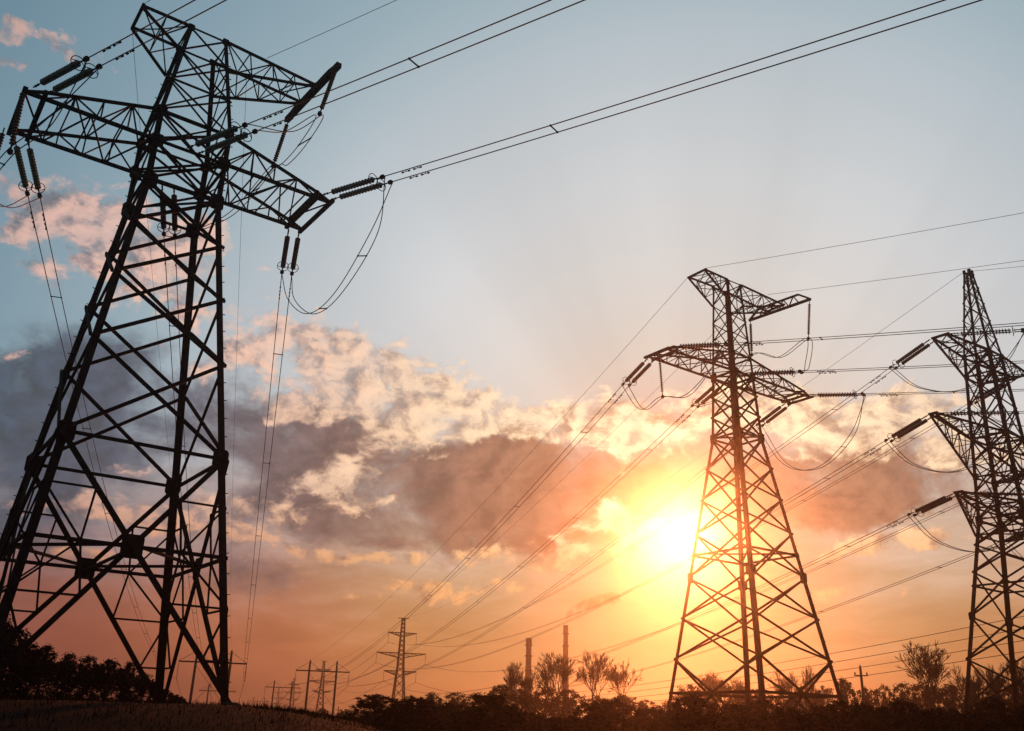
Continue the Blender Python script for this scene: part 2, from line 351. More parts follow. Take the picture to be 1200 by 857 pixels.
def box_arm(t, sgn, L, d, tw, depth_tip, n, wc, wl, ext=.35, beamx=(0.0, .85), chorddrop=0):
    """a cross arm of four chords: flat below, upper chords falling to the tip; two beams across the tip"""
    a0 = t.w(0); a1 = t.w(d)
    m = MB()
    B0 = {y: t.L(sgn*a0, y*a0, 0) for y in (-1, 1)}; U0 = {y: t.L(sgn*a1, y*a1, d) for y in (-1, 1)}
    B1 = {y: t.L(sgn*L, y*tw, chorddrop) for y in (-1, 1)}; U1 = {y: t.L(sgn*(L-beamx[1]), y*tw, depth_tip+chorddrop) for y in (-1, 1)}
    for y in (-1, 1):
        m.beam(B0[y], B1[y], wc); m.beam(U0[y], U1[y], wc*.85); m.beam(U1[y], B1[y], wc*.85)
        Bx = B0[y].lerp(B1[y], (L-beamx[1]-a0)/(L-a0))
        lace(m, (B0[y], Bx), (U0[y], U1[y]), n, wl); m.beam(Bx, U1[y], wl)
    lace(m, (B0[-1], B1[-1]), (B0[1], B1[1]), n, wl*.95, up=(0, 0, 1)); lace(m, (U0[1], U1[1]), (U0[-1], U1[-1]), n, wl*.9)
    arm = m.build('cross_arm', STEEL, t.root)
    for bx in beamx:
        g = MB(); x = sgn*(L-bx)
        g.beam(t.L(x, -tw-ext, chorddrop-.02), t.L(x, tw+ext, chorddrop-.02), wc*1.3, wc*1.1)
        if bx: g.beam(t.L(x, -tw-.1, depth_tip+chorddrop), t.L(x, tw+.1, depth_tip+chorddrop), wc)
        g.build('end_beam', STEEL, arm)
    return arm
def tip_arm(t, sgn, L, top, drop, tw, n, wc, wl, tipdrop=0, name='earth_wire_arm', flat=True):
    """an arm with two level upper chords and two lower chords that rise to the tip"""
    a0 = t.w(top); a1 = t.w(top-drop); m = MB()
    U0 = {y: t.L(sgn*a0, y*a0, top) for y in (-1, 1)}; B0 = {y: t.L(sgn*a1, y*a1, top-drop) for y in (-1, 1)}
    T = {y: t.L(sgn*L, y*tw, top-tipdrop) for y in (-1, 1)}; Tb = {y: T[y]-Vector((0, 0, wc)) for y in (-1, 1)}
    for y in (-1, 1):
        m.beam(U0[y], T[y], wc); m.beam(B0[y], Tb[y], wc); lace(m, (U0[y], T[y]), (B0[y], Tb[y]), n, wl)
    lace(m, (U0[-1], T[-1]), (U0[1], T[1]), n, wl); lace(m, (B0[1], Tb[1]), (B0[-1], Tb[-1]), n, wl*.9)
    m.beam(T[-1]-Vector((0, .15, 0)), T[1]+Vector((0, .15, 0)), wc*1.2)
    return m.build(name, STEEL, t.root)

# --- the big tower close by
F1 = 26.74
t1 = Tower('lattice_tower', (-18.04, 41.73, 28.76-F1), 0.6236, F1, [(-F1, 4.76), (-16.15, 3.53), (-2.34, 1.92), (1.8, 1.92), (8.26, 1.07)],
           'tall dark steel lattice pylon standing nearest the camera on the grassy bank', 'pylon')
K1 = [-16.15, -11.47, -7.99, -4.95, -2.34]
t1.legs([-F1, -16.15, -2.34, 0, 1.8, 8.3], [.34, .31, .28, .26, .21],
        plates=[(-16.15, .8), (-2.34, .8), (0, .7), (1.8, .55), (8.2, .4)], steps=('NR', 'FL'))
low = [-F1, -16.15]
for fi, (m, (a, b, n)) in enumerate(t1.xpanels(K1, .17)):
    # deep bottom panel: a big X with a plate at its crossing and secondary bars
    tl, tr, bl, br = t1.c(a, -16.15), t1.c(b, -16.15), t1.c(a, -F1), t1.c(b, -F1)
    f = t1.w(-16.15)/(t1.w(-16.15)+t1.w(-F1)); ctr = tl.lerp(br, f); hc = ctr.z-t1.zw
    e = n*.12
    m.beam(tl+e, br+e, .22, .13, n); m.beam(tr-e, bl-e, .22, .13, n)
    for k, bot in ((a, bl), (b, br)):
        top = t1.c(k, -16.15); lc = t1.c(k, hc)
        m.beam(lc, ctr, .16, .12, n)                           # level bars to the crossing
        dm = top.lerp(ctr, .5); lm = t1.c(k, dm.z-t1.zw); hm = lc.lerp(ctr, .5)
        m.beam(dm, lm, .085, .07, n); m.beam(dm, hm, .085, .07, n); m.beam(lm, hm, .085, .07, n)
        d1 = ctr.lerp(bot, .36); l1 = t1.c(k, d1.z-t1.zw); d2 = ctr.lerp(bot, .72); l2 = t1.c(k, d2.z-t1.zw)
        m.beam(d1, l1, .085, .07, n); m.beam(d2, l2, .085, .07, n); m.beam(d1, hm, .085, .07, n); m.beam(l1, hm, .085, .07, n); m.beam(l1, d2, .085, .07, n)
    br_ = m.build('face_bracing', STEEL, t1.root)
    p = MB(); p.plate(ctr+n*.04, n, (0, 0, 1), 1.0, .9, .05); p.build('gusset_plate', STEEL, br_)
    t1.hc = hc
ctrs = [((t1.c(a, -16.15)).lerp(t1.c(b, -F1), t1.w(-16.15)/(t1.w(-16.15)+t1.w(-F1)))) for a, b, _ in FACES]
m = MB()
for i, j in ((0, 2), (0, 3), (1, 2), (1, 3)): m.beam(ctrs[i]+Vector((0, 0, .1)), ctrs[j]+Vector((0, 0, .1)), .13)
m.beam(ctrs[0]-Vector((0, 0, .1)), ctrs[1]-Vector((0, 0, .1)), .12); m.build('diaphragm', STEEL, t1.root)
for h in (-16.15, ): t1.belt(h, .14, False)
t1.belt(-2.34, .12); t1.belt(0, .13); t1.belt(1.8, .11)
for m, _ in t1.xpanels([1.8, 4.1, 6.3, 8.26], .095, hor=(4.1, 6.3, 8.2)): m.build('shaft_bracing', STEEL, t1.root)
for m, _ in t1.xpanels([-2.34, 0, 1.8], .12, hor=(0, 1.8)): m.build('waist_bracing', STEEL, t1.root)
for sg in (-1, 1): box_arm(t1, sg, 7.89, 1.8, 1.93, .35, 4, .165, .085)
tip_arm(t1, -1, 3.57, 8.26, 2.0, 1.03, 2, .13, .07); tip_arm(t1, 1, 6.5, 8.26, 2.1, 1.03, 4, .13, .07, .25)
def jumper_beam(t, x0, x1, ya, yb, h, w, dep, dark=True):
    m = MB(); A = t.L(x0, ya, h); B = t.L(x1, yb, h); up = Vector((0, 0, dep))
    m.beam(A, B, w*1.3); Am = A.lerp(B, .18)+up; Bm = A.lerp(B, .82)+up
    m.beam(Am, Bm, w); m.beam(A, Am, w); m.beam(Bm, B, w)
    n = 8; 
    for i in range(n):
        f0, f1 = .18+.64*i/n, .18+.64*(i+1)/n
        if i % 2: m.beam(A.lerp(B, f0)+up, A.lerp(B, f1), w*.55)
        else: m.beam(A.lerp(B, f0), A.lerp(B, f1)+up, w*.55)
    return m.build('jumper_beam', STEEL, t.root)
jumper_beam(t1, 6.62, 6.35, -4.0, 2.75, 7.62, .24, .22)

# --- the second tower, against the sun
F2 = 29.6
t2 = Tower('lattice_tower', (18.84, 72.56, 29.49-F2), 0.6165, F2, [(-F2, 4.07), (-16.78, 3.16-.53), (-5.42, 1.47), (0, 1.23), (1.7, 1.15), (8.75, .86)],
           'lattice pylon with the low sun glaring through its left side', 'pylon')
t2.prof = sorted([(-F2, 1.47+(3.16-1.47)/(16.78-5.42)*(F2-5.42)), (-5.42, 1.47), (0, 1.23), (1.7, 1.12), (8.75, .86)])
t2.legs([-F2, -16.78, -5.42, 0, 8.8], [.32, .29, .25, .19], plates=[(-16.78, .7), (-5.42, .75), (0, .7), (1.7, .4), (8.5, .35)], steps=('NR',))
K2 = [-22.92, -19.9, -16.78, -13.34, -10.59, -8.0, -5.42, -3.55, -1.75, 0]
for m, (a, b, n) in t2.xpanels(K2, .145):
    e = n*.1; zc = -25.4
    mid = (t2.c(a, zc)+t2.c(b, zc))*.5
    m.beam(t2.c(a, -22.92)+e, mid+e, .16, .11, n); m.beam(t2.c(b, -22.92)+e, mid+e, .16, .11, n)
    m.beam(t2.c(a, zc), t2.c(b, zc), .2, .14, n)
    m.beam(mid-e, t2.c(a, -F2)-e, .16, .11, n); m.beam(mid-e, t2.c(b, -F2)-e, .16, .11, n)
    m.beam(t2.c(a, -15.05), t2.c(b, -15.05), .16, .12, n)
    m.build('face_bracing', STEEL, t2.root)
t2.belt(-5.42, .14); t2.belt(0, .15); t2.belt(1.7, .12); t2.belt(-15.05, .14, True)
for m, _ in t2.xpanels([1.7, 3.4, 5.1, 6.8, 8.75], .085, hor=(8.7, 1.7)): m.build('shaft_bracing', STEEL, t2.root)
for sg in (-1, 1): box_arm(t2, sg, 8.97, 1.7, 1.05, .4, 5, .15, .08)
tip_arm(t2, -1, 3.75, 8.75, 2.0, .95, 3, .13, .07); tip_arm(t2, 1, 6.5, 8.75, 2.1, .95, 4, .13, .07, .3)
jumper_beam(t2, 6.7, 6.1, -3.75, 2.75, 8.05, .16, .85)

# --- the third tower at the right edge: three pairs of arms and a peak
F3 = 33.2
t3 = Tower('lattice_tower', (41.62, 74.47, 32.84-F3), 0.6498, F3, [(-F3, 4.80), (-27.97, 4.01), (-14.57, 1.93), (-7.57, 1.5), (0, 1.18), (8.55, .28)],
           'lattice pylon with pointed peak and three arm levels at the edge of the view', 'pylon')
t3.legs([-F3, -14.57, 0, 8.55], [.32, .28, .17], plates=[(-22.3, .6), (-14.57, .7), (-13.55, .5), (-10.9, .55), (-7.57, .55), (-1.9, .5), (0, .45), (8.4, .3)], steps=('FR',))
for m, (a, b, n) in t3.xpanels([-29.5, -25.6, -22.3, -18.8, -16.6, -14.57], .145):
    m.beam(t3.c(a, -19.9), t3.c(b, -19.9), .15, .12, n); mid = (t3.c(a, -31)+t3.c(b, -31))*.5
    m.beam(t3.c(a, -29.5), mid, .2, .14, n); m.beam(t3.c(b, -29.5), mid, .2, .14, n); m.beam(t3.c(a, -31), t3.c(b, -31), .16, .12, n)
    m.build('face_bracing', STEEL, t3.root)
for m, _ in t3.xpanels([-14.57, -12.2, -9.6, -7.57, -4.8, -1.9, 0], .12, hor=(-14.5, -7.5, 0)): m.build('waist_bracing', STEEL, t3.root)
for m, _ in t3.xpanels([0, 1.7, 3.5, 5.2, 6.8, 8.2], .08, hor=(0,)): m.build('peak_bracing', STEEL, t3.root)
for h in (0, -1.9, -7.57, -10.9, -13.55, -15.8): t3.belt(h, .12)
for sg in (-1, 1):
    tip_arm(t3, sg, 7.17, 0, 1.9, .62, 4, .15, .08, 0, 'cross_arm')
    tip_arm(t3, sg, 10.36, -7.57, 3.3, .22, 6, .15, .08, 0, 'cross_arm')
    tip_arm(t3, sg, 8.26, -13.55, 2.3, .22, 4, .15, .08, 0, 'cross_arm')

# ------------------------------------------------------------------ insulator strings
def string_parts(L0, LD, LE, discm, r=.165, pitch=.23, ring=.34, ringside=1):
    """meshes of one string along +x: link, stack of discs, arcing ring, end fitting"""
    out = []
    m = MB(); n = int(LD/pitch); prof = [(0, .04)]
    for i in range(n):
        x = i*pitch; prof += [(x+.03, .05), (x+.05, r*.97), (x+.085, r), (x+.10, r*.6), (x+.12, .055)]
    prof += [(n*pitch, .045)]
    m.lathe((L0, 0, 0), (L0+1, 0, 0), prof, 12); out.append(('disc_stack', m, discm))
    m = MB(); m.tube([(0, 0, 0), (L0, 0, 0)], .035, 6)
    for k in range(1, int(L0/.22)): m.beam((k*.22-.05, 0, 0), (k*.22+.05, 0, 0), .09)
    out.append(('hanger_link', m, STEEL))
    if ring:
        m = MB(); c = L0+LD-.12
        m.ring((c, 0, 0), (1, 0, .08), ring, .022, 22); m.tube([(c, -ring, 0), (c+.25, 0, 0), (c, ring, 0)], .02, 5)
        out.append(('arcing_ring', m, STEEL))
    m = MB(); e = L0+LD
    m.tube([(e, 0, 0), (e+LE, 0, 0)], .04, 6); m.lathe((e+LE*.55, 0, 0), (e+LE, 0, 0), [(0, .05), (.05, .12), (.22, .13), (.3, .05)], 8)
    out.append(('dead_end_clamp', m, STEEL))
    return out
_proto = {}
def insulator(kind, P, d, label, group):
    """a string from attachment P along the direction d"""
    spec = dict(green=(.85, 3.25, .75, GLASS_G), brown=(.85, 3.25, .75, PORC), post=(.35, 2.9, .35, PORC, .13, .17, 0), far=(.3, 3.0, .4, PORC, .16, .3, 0), t3=(.9, 3.9, .8, PORC))[kind]
    d = Vector(d).normalized(); x = d; z = Vector((0, 0, 1)); z = z-x*z.dot(x)
    z = z.normalized() if z.length > .05 else Vector((0, 1, 0)); y = z.cross(x)
    o = bpy.data.objects.new('insulator_string', None); COL.objects.link(o); o.empty_display_size = .3
    o.matrix_world = Matrix.Translation(P) @ Matrix((x, y, z)).transposed().to_4x4()
    tag(o, label, 'insulator', group)
    if kind not in _proto:
        _proto[kind] = [m.build(n, mt, o, n == 'disc_stack' and False) for n, m, mt in string_parts(*spec)]
    else:
        for p in _proto[kind]:
            c = p.copy(); COL.objects.link(c); c.parent = o
    tot = spec[0]+spec[1]+spec[2]
    return Vector(P)+d*tot

# ------------------------------------------------------------------ wires
def para(A, B, sag, n=40):
    A, B = Vector(A), Vector(B)
    return [A.lerp(B, i/n)-Vector((0, 0, 4*sag*(i/n)*(1-i/n))) for i in range(n+1)]
def ray_wire(A, ang, s, L, k=.0009, n=60):
    a = R(ang); A = Vector(A); u = Vector((math.cos(a), math.sin(a), 0)); out = []
    for i in range(n+1):
        d = L*(i/n)**1.25; out.append(A+u*d+Vector((0, 0, s*d+k*d*d/2)))
    return out
def along(pts, dist):
    for a, b in zip(pts[:-1], pts[1:]):
        l = (b-a).length
        if dist <= l: return a+(b-a)*(dist/l), (b-a).normalized()
        dist -= l
    return pts[-1], (pts[-1]-pts[-2]).normalized()
def bundle(name, cat, label, group, curves, r, spacers=(), dampers=(), rs=.03):
    c0 = curves[0][0]
    root = empty(name, c0, label, cat, group)
    inv = Matrix.Translation(-c0)
    for cv in curves:
        m = MB(); m.tube([p-c0 for p in cv], r, 5); m.build('conductor', WIRE, root)
    if len(curves) > 1:
        for dd in spacers:
            a, _ = along(curves[0], dd); b, _ = along(curves[1], dd); m = MB(); m.beam(a-c0, b-c0, rs*1.6)
            for p in (a, b): m.beam(p-c0-Vector((0, 0, .04)), p-c0+Vector((0, 0, .04)), .07)
            m.build('spacer', STEEL, root)
    for cv in curves:
        for dd in dampers:
            p, t = along(cv, dd); q = p-c0-Vector((0, 0, .11)); m = MB(); m.tube([q-t*.22, q+t*.22], .015, 5)
            m.beam(p-c0, q, .04); m.lathe(q-t*.3, q-t*.1, [(0, .02), (.02, .045), (.15, .045), (.17, .02)], 6); m.lathe(q+t*.13, q+t*.3, [(0, .02), (.02, .045), (.15, .045), (.17, .02)], 6)
            m.build('vibration_damper', STEEL, root)
    return root
def single(label, group, pts, r, name='conductor', cat='wire'):
    c0 = Vector(pts[0]); m = MB(); m.tube([Vector(p)-c0 for p in pts], r, 5); o = m.build(name, WIRE); o.location = c0
    return tag(o, label, cat, group)
def dirv(ang, s): a = R(ang); return Vector((math.cos(a), math.sin(a), s))
def smooth_path(P, n=10):
    """Catmull-Rom through points"""
    P = [Vector(p) for p in P]; Q = [P[0]*2-P[1]]+P+[P[-1]*2-P[-2]]; out = []
    for i in range(1, len(Q)-2):
        for k in range(n):
            t = k/n; a, b, c, d = Q[i-1:i+3]
            out.append(.5*((2*b)+(c-a)*t+(2*a-5*b+4*c-d)*t*t+(3*b-a-3*c+d)*t**3))
    return out+[P[-1]]

# --- frames and pylons far off along the three lines
def h_frame(loc, yaw, H, label, first=None):
    if first is not None:
        o = copy_tree(first); o.location = loc; o.rotation_euler = (0, 0, yaw); return tag(o, label)
    o = empty('h_frame_pylon', loc, label, 'pylon', 'two-legged frame pylons along the lines', yaw)
    for s in (-1, 1):
        m = MB(); m.tube([(s*4.1, 0, -1.5), (s*4.05, 0, H), (s*4.0, 0, H+3.0)], .36, 8, .24); m.build('pole', CONC, o)
    m = MB(); m.beam((-8, 0, H), (8, 0, H), .42, .34)
    for s in (-1, 1): m.beam((s*4, 0, H+2.6), (s*8, 0, H+.1), .09); m.beam((s*4, 0, H+2.6), (s*.6, 0, H+.1), .09)
    m.build('crossbar', STEEL, o); m = MB()
    m.beam((-4.05, .2, H-.6), (4.08, .2, 5.5), .08); m.beam((4.05, -.2, H-.6), (-4.08, -.2, 5.5), .08); m.build('cross_stay', STEEL, o)
    return o
HH = 15.6
def hyaw(p, q): return math.atan2(q[1]-p[1], q[0]-p[0])-math.pi/2
hI, hI2 = (-70.9, 234.5), (-129.7, 441.3); hA, hD, hG = (-54.4, 289.9), (-102.0, 448.6), (-189.4, 756.7)
yI = hyaw((-18, 41.7), hI2); yA = hyaw((18.8, 72.6), hG)
f0 = h_frame((*hI, 13.6-HH+.1), yI, HH, 'concrete frame pylon whose crossbar shows between the legs of the nearest pylon')
h_frame((*hI2, 12.1-HH), yI, HH, 'small frame pylon low behind the right foot of the nearest pylon', f0)
h_frame((*hA, 14.9-HH), yA, HH, 'largest two-legged frame pylon on the open skyline left of the tall far lattice pylon', f0)
h_frame((*hD, 14.6-HH), yA, HH, 'second two-legged frame pylon, half the size of the largest on the skyline', f0)
h_frame((*hG, 13.0-HH), yA, HH, 'smallest two-legged frame pylon at the far end of its row', f0)
def fend(c, yaw, x, z): return Vector((c[0]+math.cos(yaw)*x, c[1]+math.sin(yaw)*x, z))
def far_strings(c, yaw, z, who):
    out = []
    for x, nm in ((-7.9, 'left end of the'), (0, 'middle of the'), (7.9, 'right end of the')):
        out.append(insulator('far', fend(c, yaw, x, z-.2), (math.sin(yaw)*-.1, .05, -1), f'insulator string on the {nm} crossbar of {who}', 'insulators on the frame pylons'))
    return out
eI = far_strings(hI, yI, 13.7, 'the frame behind the nearest pylon')
eI2 = [fend(hI2, yI, x, 12.1-3) for x in (-7.9, 0, 7.9)]
eA = far_strings(hA, yA, 14.9, 'the largest skyline frame')
eD = far_strings(hD, yA, 14.6, 'the second skyline frame')
eG = [fend(hG, yA, x, 13-3) for x in (-7.9, 0, 7.9)]

def line_pylon(loc, yaw, label, first=None, k_=1.0):
    if first is not None:
        o = copy_tree(first); o.location = loc; o.rotation_euler = (0, 0, yaw); return tag(o, label)
    o = empty('line_pylon', loc, label, 'pylon', 'slender lattice pylons in a row to the horizon', yaw)
    prof = [(-1, 2.9), (0, 2.75), (21, 1.15), (36, .62), (39, .5)]
    def w(h):
        for a, b in zip(prof[:-1], prof[1:]):
            if h <= b[0]: return a[1]+(b[1]-a[1])*(h-a[0])/(b[0]-a[0])
        return prof[-1][1]
    def c(k, h): return Vector((CN[k][0]*w(h), CN[k][1]*w(h), h))
    for k in CN:
        m = MB(); m.beam(c(k, -1), c(k, 21), .30*k_, w2=.26*k_); m.beam(c(k, 21), c(k, 39), .26*k_, w2=.2*k_); m.build('leg', STEEL, o)
    hs = [0, 5, 9.5, 13.2, 16.2, 18.8, 21, 22.8, 24.5, 26.1, 27.6, 29.6, 31.3, 33, 34.6, 36, 37.5, 39]
    for a, b, n in FACES:
        m = MB()
        for h0, h1 in zip(hs[:-1], hs[1:]): m.beam(c(a, h0), c(b, h1), .13*k_); m.beam(c(b, h0), c(a, h1), .13*k_)
        m.build('face_bracing', STEEL, o)
    for h, L, dr in ((33.4, 5.6, 1.3), (25.9, 9.6, 1.7), (19.3, 6.3, 1.5)):
        for s in (-1, 1):
            m = MB(); T = Vector((s*L, 0, h))
            for k in (('NL', 'FL') if s < 0 else ('NR', 'FR')):
                u, b = c(k, h), c(k, h-dr); m.beam(u, T, .2*k_); m.beam(b, T, .2*k_); lace(m, (u, T), (b, T), 5, .1*k_)
            m.build('cross_arm', STEEL, o)
    m = MB(); m.beam((-2.2, 0, 38.9), (2.2, 0, 38.9), .25); m.build('earth_wire_bracket', STEEL, o)
    return o
lC, lB, lE, lF = (-39.6, 367.9), (-124.6, 665.4), (-211.4, 977.4), (-299.5, 1295.8)
yC = hyaw((41.6, 74.5), lC)*.5+hyaw(lC, lB)*.5; yB = hyaw(lC, lF)
p0_ = line_pylon((*lC, 0), yC, 'slender lattice pylon with three arm levels, tallest of the far ones on the skyline', None, 1.35)
p1_ = line_pylon((*lB, 0), yB, 'slender lattice pylon seen between the two legs of the largest frame pylon', None, 2.0)
line_pylon((*lE, 0), yB, 'small faint lattice pylon just right of the second frame pylon', p1_)
line_pylon((*lF, 0), yB, 'tiny faint lattice pylon inside the second frame pylon, smallest of its row', p1_)
LV = ((33.4, 5.5, 'top'), (25.9, 9.5, 'middle'), (19.3, 6.2, 'bottom'))
eC = {}
for h, L, nm in LV:
    for s, sd_ in ((-1, 'left'), (1, 'right')):
        P = fend(lC, yC, s*L, h-.1)
        eC[nm, sd_] = insulator('far', P, (0, 0, -1), f'thin insulator string at the {sd_} tip of the tall far pylon\'s {nm} arm', 'insulators on the tall far pylon')
def lvl(c, yaw): return {(nm, sd_): fend(c, yaw, s*L, h-3.6) for h, L, nm in LV for s, sd_ in ((-1, 'left'), (1, 'right'))}
eB, eE, eF = lvl(lB, yB), lvl(lE, yB), lvl(lF, yB)

# --- line of the nearest pylon
nang = -35.9; fang = 106.6
G1 = 'tension insulator strings of the nearest pylon'; GC1 = 'twin conductors of the nearest pylon'
perp_n = dirv(nang+90, 0); perp_f = dirv(fang-90, 0)
ph1 = {'left': (-7.3, .25, -7.35), 'middle': (0, .0, 0), 'right': (7.55, .15, 7.5)}
near_end, far_end = {}, {}
SN = dict(left='above the left arm tip', middle='in front of the waist', right='beyond the right arm tip')
SF = dict(left='below the left arm tip', middle='within the body', right='below the right arm tip')
s_near = {'left': -.105, 'middle': -.095, 'right': -.10}
for ph, (xn, zn, xf) in ph1.items():
    ends = []
    for k, wd in ((-1, 'upper'), (1, 'lower')):
        A = t1.world(xn, -(t1.w(0)+.12), zn)-perp_n*(k*.31)
        ends.append(insulator('green', A, dirv(nang, s_near[ph]), f'greenish insulator string {SN[ph]} of the nearest pylon, {wd} of two', G1))
    near_end[ph] = ends
    ends = []
    for k, wd in ((-1, 'left'), (1, 'right')):
        A = t1.world(xf, t1.w(0)+(.25 if ph != 'middle' else .05), -.05)+perp_f*(k*.31)
        ends.append(insulator('green' if ph == 'left' else 'brown', A, dirv(fang, -.14), f'steep dark insulator string {SF[ph]} of the nearest pylon, {wd} of two', G1))
    far_end[ph] = ends
    bundle('conductor_bundle', 'power line', f'twin conductors rising right {SN[ph]} on the nearest pylon', GC1,
           [ray_wire(p, nang, s_near[ph], 150) for p in near_end[ph]], .028, spacers=(10.5,), dampers=(1.5, 2.3))
    tgt = eI[('left', 'middle', 'right').index(ph)]
    bundle('conductor_bundle', 'power line', f'twin conductors dropping far away {SF[ph]} on the nearest pylon', GC1,
           [para(p, tgt+perp_f*(k*.2), 5.6, 60) for p, k in zip(far_end[ph], (-1, 1))], .027, spacers=(9.5, 28, 47, 66, 85, 104, 123, 150), dampers=(1.5, 2.3))
# jumpers and their strings on the nearest pylon
GJ = 'jumper cables on the pylons'; GP = 'hanging jumper insulators'
jb1n = insulator('post', t1.world(6.55, -3.85, 7.55), t1.world(5.92, -3.82, 4.45)-t1.world(6.5, -3.85, 7.6), 'brown insulator string on the upper end of the nearest pylon\'s slanted jumper beam', GP)
jb1f = insulator('post', t1.world(6.4, 2.6, 7.55), t1.world(5.93, 2.67, 4.44)-t1.world(6.4, 2.6, 7.6), 'brown insulator string on the lower end of the nearest pylon\'s slanted jumper beam', GP)
jl1a = insulator('post', t1.world(-7.95, -2.1, .1), t1.world(-7.85, -2.21, -3.5)-t1.world(-7.95, -2.1, .1), 'dark insulator string hanging straight down from the left arm end of the nearest pylon', GP)
jl1b = insulator('post', t1.world(-8.15, 2.05, .1), t1.world(-8.25, 1.9, -3.5)-t1.world(-8.15, 2.05, .1), 'dark insulator string hanging at the very left edge beside the nearest pylon', GP)
def offs(path, v): return [p+v for p in path]
def jumper(label, paths, spc=(), r=.026):
    return bundle('jumper_cable', 'jumper cable', label, GJ, paths, r, spacers=spc)
def two(P, Q, mids, v):
    out = []
    for k, (a, b) in zip((-1, 1), zip(P, Q)): out.append(smooth_path([a]+[Vector(m)+v*k for m in mids]+[b], 10))
    return out
ne, fe = near_end['right'], far_end['right']
mm = (ne[0]+fe[0])*.5
jumper('twin jumper cable looping under the right arm tip of the nearest pylon', two(ne, fe, [ne[0].lerp(fe[0], .12)-Vector((0, 0, 2.4)), ne[0].lerp(fe[0], .38)-Vector((0, 0, 4.6)), ne[0].lerp(fe[0], .62)-Vector((0, 0, 4.7)), ne[0].lerp(fe[0], .85)-Vector((0, 0, 2.6))], dirv(0, 0)*.2), (4.5, 9))
ne, fe = near_end['left'], far_end['left']
jumper('twin jumper cable passing below the left arm end of the nearest pylon', two(ne, fe, [ne[0].lerp(jl1a, .55)-Vector((0, 0, .5)), jl1a-Vector((0, 0, .1)), jl1b-Vector((0, 0, .1)), fe[0].lerp(jl1b, .45)-Vector((0, 0, .9))], dirv(fang-90, 0)*.18), (2, 7))
ne, fe = near_end['middle'], far_end['middle']
jumper('twin jumper cable carried round the shaft of the nearest pylon by the slanted beam', two(ne, fe, [ne[0].lerp(jb1n, .5)-Vector((0, 0, .6)), jb1n-Vector((0, 0, .08)), jb1n.lerp(jb1f, .3)-Vector((0, 0, .9)), jb1n.lerp(jb1f, .7)-Vector((0, 0, .9)), jb1f-Vector((0, 0, .08)), jb1f.lerp(fe[0], .35)-Vector((0, 0, 1.6)), jb1f.lerp(fe[0], .8)-Vector((0, 0, .9))], dirv(0, 0)*.2), (9, 16))
GE = 'earth wires'
single('single thin earth wire leaving the right top arm of the nearest pylon upward', GE, ray_wire(t1.world(3.4, -1, 8.4), -35.4, -.095, 140), .016, 'earth_wire')
single('single thin earth wire leaving the left top tip of the nearest pylon upward', GE, ray_wire(t1.world(-3.5, -1.2, 8.4), -35.9, -.095, 140), .016, 'earth_wire')
eIt = [fend(hI, yI, x, 16.6) for x in (-4, 4)]
single('faint earth wire dropping far away from the left top tip of the nearest pylon', GE, para(t1.world(-3.55, 1.15, 8.2), eIt[0], 4.2), .012, 'earth_wire')
single('faint earth wire dropping far away from the right top arm of the nearest pylon', GE, para(t1.world(3.0, 1.0, 8.0), eIt[1], 4.2), .012, 'earth_wire')

# --- line of the second pylon
nang2, fang2 = -36.3, 109.0
perp_n = dirv(nang2+90, 0); perp_f = dirv(fang2-90, 0)
G2 = 'tension insulator strings of the pylon before the sun'; GC2 = 'twin conductors of the pylon before the sun'
ph2 = {'left': (-8.45, .2), 'middle': (.1, 0), 'right': (8.75, .1)}
S2N = dict(left='along its left arm', middle='to the right of its waist', right='beyond its right arm tip'); ne2, fe2 = {}, {}
S2F = dict(left='below its left arm tip', middle='just left of its body', right='below its right arm')
for ph, (x, z) in ph2.items():
    ne2[ph] = [insulator('brown', t2.world(x, -(t2.w(0) if ph == 'middle' else 1.05)-.1, z)-perp_n*(k*.22), dirv(nang2, -.165), f'level insulator string {S2N[ph]} on the sunlit pylon, {wd} of two', G2) for k, wd in ((-1, 'farther'), (1, 'nearer'))]
    fe2[ph] = [insulator('brown', t2.world(x, (t2.w(0) if ph == 'middle' else 1.05)+.1, -.05)+perp_f*(k*.31), dirv(fang2, -.15), f'slanting insulator string {S2F[ph]} on the sunlit pylon, {wd} of two', G2) for k, wd in ((-1, 'left one'), (1, 'right one'))]
    bundle('conductor_bundle', 'power line', f'twin conductors stretching right {S2N[ph]} on the sunlit pylon', GC2,
           [ray_wire(p, nang2, -.165, 95, .0011) for p in ne2[ph]], .026, spacers=(7,), dampers=(1.5, 2.3))
    tgt = eA[('left', 'middle', 'right').index(ph)]
    bundle('conductor_bundle', 'power line', f'twin conductors descending left {S2F[ph]} on the sunlit pylon', GC2,
           [para(p, tgt+perp_f*(k*.2), 6.2, 60) for p, k in zip(fe2[ph], (-1, 1))], 0.028, spacers=(9, 28, 47, 66), dampers=(1.6, 2.5))
jb2n = insulator('post', t2.world(6.65, -3.65, 7.95), t2.world(6.6, -3.2, 4.6)-t2.world(6.65, -3.65, 7.95), 'insulator string hanging from the right end of the sunlit pylon\'s jumper beam', GP)
jb2f = insulator('post', t2.world(6.1, 2.6, 7.95), t2.world(5.75, 2.45, 4.6)-t2.world(6.1, 2.6, 7.95), 'insulator string hanging from the left end of the sunlit pylon\'s jumper beam', GP)
jl2 = insulator('post', t2.world(-8.8, -.1, .05), t2.world(-8.0, .45, -3.9)-t2.world(-8.8, -.1, 0), 'insulator string hanging straight down from the left arm tip of the sunlit second pylon', GP)
ne, fe = ne2['right'], fe2['right']
